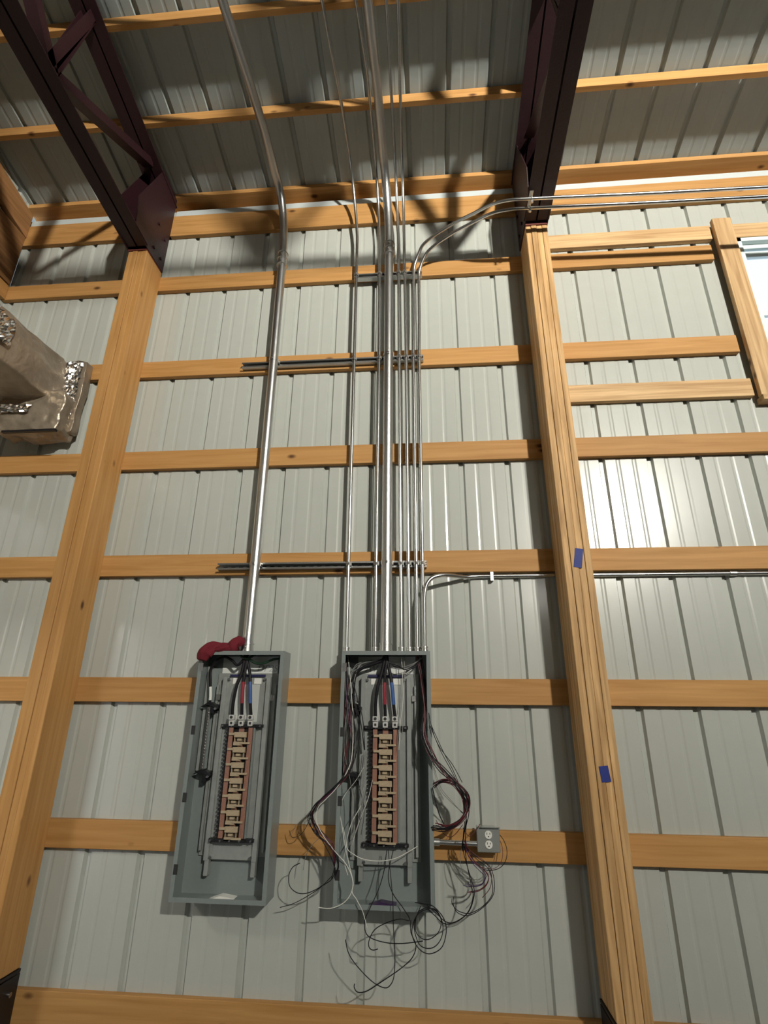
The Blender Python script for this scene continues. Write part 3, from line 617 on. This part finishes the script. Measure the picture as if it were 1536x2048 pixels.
WP.update({
'coilb':[(38.3,-5.5,-13.5),(40.3,-6.5,-12.4),(42.5,-7.0,-12.8),(44.2,-7.0,-14.7),(44.8,-6.6,-16.8),(44.2,-6.3,-19.0),(42.5,-6.2,-20.4),(40.3,-6.1,-21.1),(38.4,-6.0,-20.8)],
'coilc':[(36.7,-6.2,-4.0),(38.4,-7.0,-8.2),(40.8,-7.2,-10.9),(43.1,-7.0,-13.1),(44.6,-6.8,-15.4),(45.0,-6.4,-18.0),(44.4,-6.2,-21.0),(43.9,-5.8,-23.3),(44.1,-5.4,-24.6)],
'tail':[(44.5,-6.2,-19.3),(44.0,-5.5,-23.7),(44.6,-5.0,-26.8),(45.5,-5.0,-30.0),(45.6,-5.5,-32.0),(44.4,-5.5,-34.7),(42.1,-5.5,-36.3),(40.0,-6.0,-36.4),(38.4,-6.5,-35.0),(36.9,-7.0,-33.5)],
'l1b':[(19.4,-2.5,12.3),(20.2,-3.5,6.0),(21.6,-4.5,-0.2),(22.3,-5.0,-5.2),(21.6,-6.0,-9.9),(20.2,-6.8,-12.2),(17.7,-7.0,-14.5),(14.9,-7.0,-16.9),(13.8,-6.8,-19.5),(15.2,-6.5,-21.9),(17.3,-6.3,-23.9),(18.7,-6.3,-26.1),(19.1,-6.1,-28.1),(18.8,-6.0,-29.8)],
'ltail':[(19.0,-6.0,-28.1),(18.4,-5.8,-30.0),(16.3,-5.5,-31.4),(13.8,-5.2,-32.6),(11.7,-5.0,-32.8),(10.0,-5.0,-31.8),(9.6,-5.0,-30.0),(10.3,-5.0,-28.5),(11.7,-5.0,-27.8)],
'fan1':[(44.0,-6.0,-20.2),(42.0,-5.0,-22.4),(40.3,-4.0,-22.2),(38.8,-3.0,-20.0)],
'fan2':[(44.0,-6.0,-20.7),(45.2,-5.0,-22.3),(46.7,-4.0,-21.4),(47.6,-3.0,-20.5)],
'fan3':[(44.0,-5.5,-23.7),(43.3,-5.0,-25.7),(43.7,-4.5,-28.6),(45.1,-4.0,-29.9)],
'fan4':[(44.1,-5.4,-23.6),(46.0,-5.0,-25.3),(47.9,-5.0,-26.4),(49.1,-5.0,-28.3),(48.8,-5.0,-30.7),(47.2,-5.0,-32.4)],
'fl4':[(13.6,-6.0,-19.2),(12.5,-5.0,-21.6),(11.2,-4.0,-23.1),(9.4,-3.0,-23.8),(8.5,-2.5,-22.6)],
'fl5':[(15.7,-6.0,-23.1),(14.0,-5.0,-24.6),(12.6,-4.0,-26.8),(12.1,-3.5,-29.3)],
'in1':[(20.6,-4.0,2.8),(19.7,-4.2,-2.3),(19.7,-4.4,-7.2),(21.2,-4.5,-12.9),(22.0,-4.6,-18.3),(21.6,-4.8,-23.6)],
'in2':[(22.7,-4.0,-1.2),(22.2,-4.2,-7.2),(22.8,-4.3,-12.8),(24.2,-4.2,-18.3),(23.7,-4.5,-22.7)],
'in3':[(25.3,-3.8,-16.6),(24.0,-4.2,-18.8),(23.1,-4.4,-21.4),(21.5,-4.6,-24.1)],
'in4':[(19.0,-5.0,-18.3),(20.2,-4.6,-15.6),(22.4,-4.3,-12.9),(24.2,-4.1,-10.0)],
'wdot':[(20.2,-5.5,-21.3),(20.9,-5.6,-24.3),(20.6,-5.8,-26.8),(21.5,-6.0,-29.3)]
})
WSPEC = [
 ('rb', WRED, .075, 5, 'dark red wire of the bundle leaving the right side of the right panel', 'dark red wires leaving the right panel on its right side'),
 ('rb', WBLK, .08, 5, 'black wire of the bundle leaving the right side of the right panel', 'black wires leaving the right panel on its right side'),
 ('rb', WGRY, .06, 1, 'grey wire of the bundle leaving the right side of the right panel', None),
 ('coilb', WRED, .07, 3, 'dark red wire in the round coil beside the right panel', 'dark red wires coiled right of the right panel'),
 ('coilc', WRED, .07, 2, 'dark red wire running down past the coil to the short conduit', 'dark red wires passing the coil'),
 ('coilb', WBLK, .075, 4, 'black wire in the round coil beside the right panel', 'black wires coiled right of the right panel'),
 ('coilc', WBLK, .07, 2, 'black wire running down past the coil to the short conduit', 'black wires passing the coil'),
 ('tail', WBLK, .07, 2, 'black wire sweeping from the short conduit down to the wire rings', 'black wires sweeping down to the rings'),
 ('fan1', WRED, .055, 1, 'dark red wire stub bending back left above the short conduit', None),
 ('fan2', WRED, .055, 1, 'dark red wire stub reaching toward the receptacle box', None),
 ('fan3', WGRY, .05, 1, 'thin grey wire hanging under the short conduit', None),
 ('fan4', WRED, .055, 1, 'dark red wire hanging widest below the receptacle box', None),
 ('fl4', WBLK, .05, 1, 'thin black wire stub curling left over the girt between the panels', None),
 ('fl5', WGRY, .05, 1, 'thin grey wire stub hanging at the girt between the panels', None),
 ('in1', WGRY, .05, 1, 'thin grey wire down the left inside of the right panel', None),
 ('in2', WBLK, .05, 1, 'thin black wire weaving left of the bus bars in the right panel', None),
 ('in3', WBLK, .045, 1, 'thin black wire crossing low beside the bus bars of the right panel', None),
 ('in4', WWHT, .045, 1, 'thin white wire slanting across the left inside of the right panel', None),
 ('wdot', WWHT, .05, 1, 'short white wire end at the lower left inside of the right panel', None),
 ('ltail', WBLK, .07, 1, 'black wire circling back in a wide ring left of the right panel', None),
 ('thinr', WBLK, .06, 1, 'thin black wire standing widest to the right of the right panel', None),
 ('thinr2', WBLK, .06, 2, 'thin black wire just outside the dark bundle right of the panel', 'thin black wires beside the bundle'),
 ('g1', WGRY, .05, 2, 'thin grey wire crossing inside the coil right of the panel', 'thin grey wires inside the coil'),
 ('blk_short', WBLK, .10, 1, 'stiff black wire end pointing down inside the coil', None),
 ('rec_loop', WBLK, .06, 1, 'outer thin black wire looping around the receptacle box', None),
 ('rec_loop2', WRED, .05, 1, 'inner thin dark red wire looping around the receptacle box', None),
 ('d1', WBLK, .06, 2, 'black wire hanging in a long hook below the receptacle box', 'black hooked wires below the receptacle'),
 ('red1', WRED, .06, 2, 'dark red wire ending in a short hook below the receptacle', 'dark red hooked wires below the receptacle'),
 ('red2', WPUR, .06, 2, 'purple wire ending in a short hook below the receptacle', 'purple hooked wires below the receptacle'),
 ('c1', WBLK, .07, 1, 'inner black wire ring at the bottom right corner of the right panel', None),
 ('c2', WBLK, .075, 1, 'outer black wire rings at the bottom right corner of the right panel', None),
 ('c3', WBLK, .075, 1, 'black wire sweeping down left from the rings to a small hook', None),
 ('b1', WBLK, .075, 1, 'black wire hanging from the panel interior and curving right below it', None),
 ('b2', WBLK, .075, 1, 'black wire bowing left below the panel and ending in a hook', None),
 ('b3', WBLK, .07, 1, 'longest black wire hanging straight down then hooking up to the left', None),
 ('l1b', WBLK, .075, 4, 'black wire leaving the left side of the right panel and hanging down', 'black wires leaving the right panel on its left side'),
 ('l2', WRED, .07, 3, 'dark red wire leaving the left side of the right panel', 'dark red wires leaving the right panel on its left side'),
 ('l2', WPUR, .07, 2, 'purple wire leaving the left side of the right panel', 'purple wires leaving the right panel on its left side'),
 ('w1', WWHT, .075, 1, 'long white wire leaving left of the right panel and ending in a hook below', None),
 ('w2', WWHT, .07, 1, 'white wire hanging over the lower left edge of the right panel', None),
 ('w3', WWHT, .07, 1, 'white wire arching across the inside bottom of the right panel', None),
 ('fl1', WBLK, .06, 1, 'black wire stretching left from the lower left of the right panel', None),
 ('fl3', WGRY, .04, 1, 'faint grey wire tip over the girt between the panels', None),
 ('r_in', WGRY, .06, 2, 'grey wire running down inside the right panel left of its bus bars', 'grey wires inside the right panel'),
 ('r_in2', WWHT, .05, 1, 'pale wire slanting beside the bus bars of the right panel', None),
 ('inarc1', WGRY, .09, 3, 'grey wire arching left at the top inside the right panel', 'grey wires arching inside the right panel'),
 ('inarc2', WBLK, .09, 2, 'black wire arching left then down inside the right panel', 'black wires arching inside the right panel'),
 ('inarc3', WGRY, .08, 2, 'grey wire high under the top of the right panel', 'grey wires under the panel top'),
 ('inarc4', WGRY, .08, 2, 'grey wire arching right at the top inside the right panel', 'grey wires arching right inside the panel'),
 ('inarc5', WBLK, .08, 2, 'black wire arching right at the top inside the right panel', 'black wires arching right inside the panel'),
 ('indown', WWHT, .06, 1, 'pale wire hanging straight right of the blue taped conductor', None),
 ('indown2', WGRY, .06, 1, 'grey wire hanging straight right of the blue taped conductor', None),
 ('gl', WRED, .07, 3, 'dark red wire running down the inner left wall of the right panel', 'dark red wires along the inner left wall of the right panel'),
]
for key, mat, r, n, lab, grp in WSPEC:
    base = WP[key]
    for k in range(n):
        rnd = random.Random(hash((key, k, 5)) if False else sum(map(ord, key)) * 31 + k * 7 + int(r * 1000)); pts = []
        ph = rnd.uniform(0, 6.28); am = 0 if n == 1 else min(.42, .13 * n)
        for i, (x, y, z) in enumerate(base):
            pts.append((x + am * math.sin(ph + i * .9) + rnd.uniform(-.5, .5) * am, y + rnd.uniform(-.12, .12) * (n > 1), z + am * math.cos(ph + i * .7)))
        o = B().tube(smooth(pts, 5), r * 1.15, 6).build('wire', mat)
        tag(o, lab, 'wire', grp)

# ---------------------------------------------------------------- red cloth on the left panel
def blob(name, mat, path, rad, parent=None, seed=3):
    sp = smooth(path, 8); b = B(); n = 20; v = []; m_ = len(sp)
    tg = [(Vector(sp[min(i + 1, m_ - 1)]) - Vector(sp[max(i - 1, 0)])).normalized() for i in range(m_)]
    for i, p in enumerate(sp):
        t = i / (m_ - 1); rr = sum(w * max(0, 1 - abs(t * (len(rad) - 1) - j)) for j, w in enumerate(rad)); s_ = tg[i].cross(Vector((0, 1, 0))).normalized(); u = tg[i].cross(s_)
        for k in range(n):
            a = 2 * math.pi * k / n; q = Vector(p) + (s_ * math.cos(a) + u * math.sin(a)) * rr
            f = 1 + .28 * noise.noise(q * .55 + Vector((seed, 0, 0))) + .10 * math.sin(a * 4 + i * .25)
            v.append(Vector(p) + (s_ * math.cos(a) + u * math.sin(a)) * rr * f)
    b.add(v, [(i * n + k, i * n + (k + 1) % n, (i + 1) * n + (k + 1) % n, (i + 1) * n + k) for i in range(m_ - 1) for k in range(n)], True)
    b.add(v[:n], [tuple(range(n))], True); b.add(v[-n:], [tuple(range(n))], True)
    return b.build(name, mat, parent)
t = thing('red_cloth', 'crumpled dark red cloth draped over the top of the left panel', 'cloth', (-9.5, -4, 13.1))
blob('cloth_body', CLOTH, [(-13.1, -6.3, 11.0), (-12.8, -5.9, 12.6), (-11.4, -4.8, 13.9), (-9.6, -4.3, 14.2), (-8.2, -4.3, 14.0), (-7.0, -4.4, 14.3), (-5.9, -4.2, 14.9), (-5.6, -4.0, 14.3)], [.9, 1.75, 1.5, 1.0, 1.0, 1.6, 1.75, 1.1], t)
blob('cloth_fold', CLOTH, [(-10.6, -5.6, 13.3), (-9.0, -5.4, 13.6), (-7.4, -5.2, 13.9), (-6.0, -4.8, 14.4)], [.4, .8, .85, .5], t, 9)

# ---------------------------------------------------------------- receptacle box
t = thing('receptacle_box', 'small grey steel box with white duplex receptacle right of the right panel', 'outlet', (49.3, -.1, -25))
B().box(46.95, 51.3, -2.5, -.05, -25.35, -21.1).build('box', ZINC, t, bevel=.15)
cv = B().box(46.85, 51.4, -2.85, -2.5, -25.45, -21.0).build('cover', plain('cover_steel', (.40, .42, .40), .35, .6), t, bevel=.12)
for z in (-22.35, -24.05):
    b = B(); b.cyl((49.15, -2.85, z), (49.15, -3.0, z), .72, 20); rc = b.build('receptacle_face', IVORY, t)
    for bx in ((48.8, 48.92, z + .02, z + .4), (49.38, 49.5, z + .05, z + .35)): B().box(bx[0], bx[1], -3.03, -2.98, bx[2], bx[3]).build('slot', SLOT, rc)
    B().cyl((49.15, -2.98, z - .3), (49.15, -3.03, z - .3), .13, 8).build('slot', SLOT, rc)
B().cyl((49.15, -2.84, -23.2), (49.15, -2.97, -23.2), .12, 8).build('cover_screw', BOLT, t)
b = B(); b.box(47.6, 51.4, -3.4, -2.86, -21.1, -20.95); b.build('cover_edge', ZINC, t)
conduit('short thin conduit joining the right panel to the receptacle box', [(38.3, -2.2, -24.0), (46.95, -2.2, -24.1)], rs, GALV)
tag(B().tube([(38.32, -2.2, -24.0), (39.4, -2.2, -24.02)], .66, 12).build('conduit_connector', ZINC), 'bright connector where the short conduit leaves the right panel', 'connector')

# ---------------------------------------------------------------- tape on the right post
def strip(label, cx, cz, w, h, rot):
    c, s = math.cos(rot), math.sin(rot); q = [(-w / 2, -h / 2), (w / 2, -h / 2), (w / 2, h / 2), (-w / 2, h / 2)]
    o = B().prism([(cx + a * c - d * s, cz + a * s + d * c) for a, d in q], 1, -9.50, -9.38).build('tape_strip', TAPE); tag(o, label, 'tape')
strip('upper blue tape strip stuck on the front of the right post', 71.55, 32.8, 1.75, 4.4, -.18)
strip('lower blue tape strip stuck on the front of the right post', 71.45, -10.4, 1.75, 2.8, .10)

# ---------------------------------------------------------------- foil wrapped duct
t = thing('duct', 'foil-wrapped rectangular duct ending beside the left post', 'duct', (-70, -12, 70))
def rough_box(name, mat, x0, x1, y0, y1, z0, z1, amp, nx=10, ny=14, nz=10, seed=0, slope=0.0, rnd=.0):
    bm = bmesh.new(); bmesh.ops.create_cube(bm, size=1.0)
    bmesh.ops.subdivide_edges(bm, edges=bm.edges, cuts=27, use_grid_fill=True)
    b = B()
    for v in bm.verts:
        q = Vector(v.co) * 2
        if rnd: # round the edges
            m_ = max(abs(q.x), abs(q.y), abs(q.z)); e = Vector((q.x * math.sqrt(max(0, 1 - rnd * q.z * q.z * .5)), q.y, q.z * math.sqrt(max(0, 1 - rnd * q.x * q.x * .5)))); q = e
        x = (x0 + x1) / 2 + q.x * (x1 - x0) / 2; y = y1 - (y1 - y0) * ((1 - max(-1, min(1, q.y))) / 2) ** (2.2 if y1 - y0 > 50 else 1); z = (z0 + z1) / 2 + q.z * (z1 - z0) / 2
        z += slope * (y - y1); p = Vector((x, y, z)); d = noise.noise_vector(p * .16 + Vector((seed, 0, 0))) * amp + noise.noise_vector(p * .5 + Vector((0, seed, 0))) * amp * .5 + noise.noise_vector(p * 1.1) * amp * .22
        v.co = p + d
    b.add([v.co[:] for v in bm.verts], [tuple(v.index for v in f.verts) for f in bm.faces], True) if not bm.verts.index_update() else None
    bm.free(); return b.build(name, mat, t)
rough_box('main_run', WRAP, -84, -65.8, -130, -3, 81.8, 96.6, .7, seed=2, slope=.05, rnd=.35)
rough_box('end_box', WRAP, -80, -61.0, -8, -.6, 71.0, 83.5, .8, seed=5, rnd=.3)
rough_box('end_collar', WRAP, -66.5, -60.6, -3.5, -.6, 72.5, 97.0, .4, seed=8, rnd=.2)
def crumple(x0, x1, y0, y1, z0, z1, nu, nv, amp, face):
    vv = []
    for i in range(nu + 1):
        for j in range(nv + 1):
            u, v = i / nu, j / nv; d = noise.noise(Vector((u * nu * .55, v * nv * .6, 3))) * amp + noise.noise(Vector((u * nu * 1.7, v * nv * 1.3, 9))) * amp * .5
            z = z0 + (z1 - z0) * u
            if face == 'front': vv.append((x0 + (x1 - x0) * v + d * .3, y0 + d, z))
            else: vv.append((x0 + d, y0 + (y1 - y0) * v, z + d * .3))
    return B().add(vv, [(i * (nv + 1) + j, i * (nv + 1) + j + 1, (i + 1) * (nv + 1) + j + 1, (i + 1) * (nv + 1) + j) for i in range(nu) for j in range(nv)]).build('foil_tape', FOIL, t)
crumple(-66.2, -61.3, -4.4, 0, 74.5, 96.0, 40, 12, .75, 'front')
crumple(-65.1, 0, -34, -25, 85.0, 92.5, 14, 16, .8, 'side')
crumple(-79, -70, -9.0, 0, 76.5, 79.0, 6, 14, .8, 'front')
b = B(); b.box(-76, -60.6, -9.2, -8.3, 70.2, 70.8); b.build('bottom_flange', BLACK, t)

# ---------------------------------------------------------------- high bay lamps
def high_bay(x, y, z, watts, label):
    t = thing('high_bay_light', label, 'lamp', (x, y, z + 10), 'high bay lights out of view')
    b = B(); b.cyl((x, y, z + .5), (x, y, z + 4), 8, 24); b.build('housing', HOUSING, t)
    B().cyl((x, y, z + 4), (x, y, z + 30), .4, 8).build('hanger', BOLT, t)
    lamp('high_bay_lamp', 'AREA', (x, y, z), watts, .40, (1.0, .955, .86), (x - 150, y + 355, z - 3), 1.55)
high_bay(208, -355, 172, 540, 'round black high bay lamp hanging nearest the panels')
high_bay(470, -355, 172, 35, 'added fill lamp in a high bay housing, farther along the hall')  # unseen fill lamp, added to raise the ambient light
high_bay(208, -690, 172, 35, 'added fill lamp in a high bay housing, at the far side')  # second unseen lamp added for fill
t = thing('pendant_light', 'hooded pendant lamp hanging low by the left end wall, out of view', 'lamp', (-86, -72, 44))
b = B(); n_ = 24
b.add([(-86 + r_ * math.cos(a), -72 + r_ * math.sin(a), z_) for r_, z_ in ((9, 29.5), (9, 32), (2, 38)) for a in [2 * math.pi * k / n_ for k in range(n_)]],
      [(i * n_ + k, i * n_ + (k + 1) % n_, (i + 1) * n_ + (k + 1) % n_, (i + 1) * n_ + k) for i in range(2) for k in range(n_)] + [tuple(range(2 * n_, 3 * n_))], True)
b.build('hood', HOUSING, t); B().cyl((-86, -72, 38), (-86, -72, 84), .2, 8).build('cord', HOUSING, t)
lamp('pendant_lamp', 'AREA', (-86, -72, 31), 26, .34, (1.0, .96, .88), (-86, -72, -60))
# daylight through the door opening and the window is sampled through portals
for nm, loc, sx, sz, tgt in (('door_portal', (-99.3, -103, -19), 36, 90, (0, -103, -19)), ('window_portal', (149, 3.2, 106.5), 34, 50, (149, -60, 106.5))):
    l = D.lights.new(nm, 'AREA'); l.shape = 'RECTANGLE'; l.size = sx * S; l.size_y = sz * S; l.cycles.is_portal = True
    o = D.objects.new(nm, l); COL.objects.link(o); o.location = P(*loc); o.rotation_euler = (P(*tgt) - P(*loc)).to_track_quat('-Z', 'Z').to_euler()
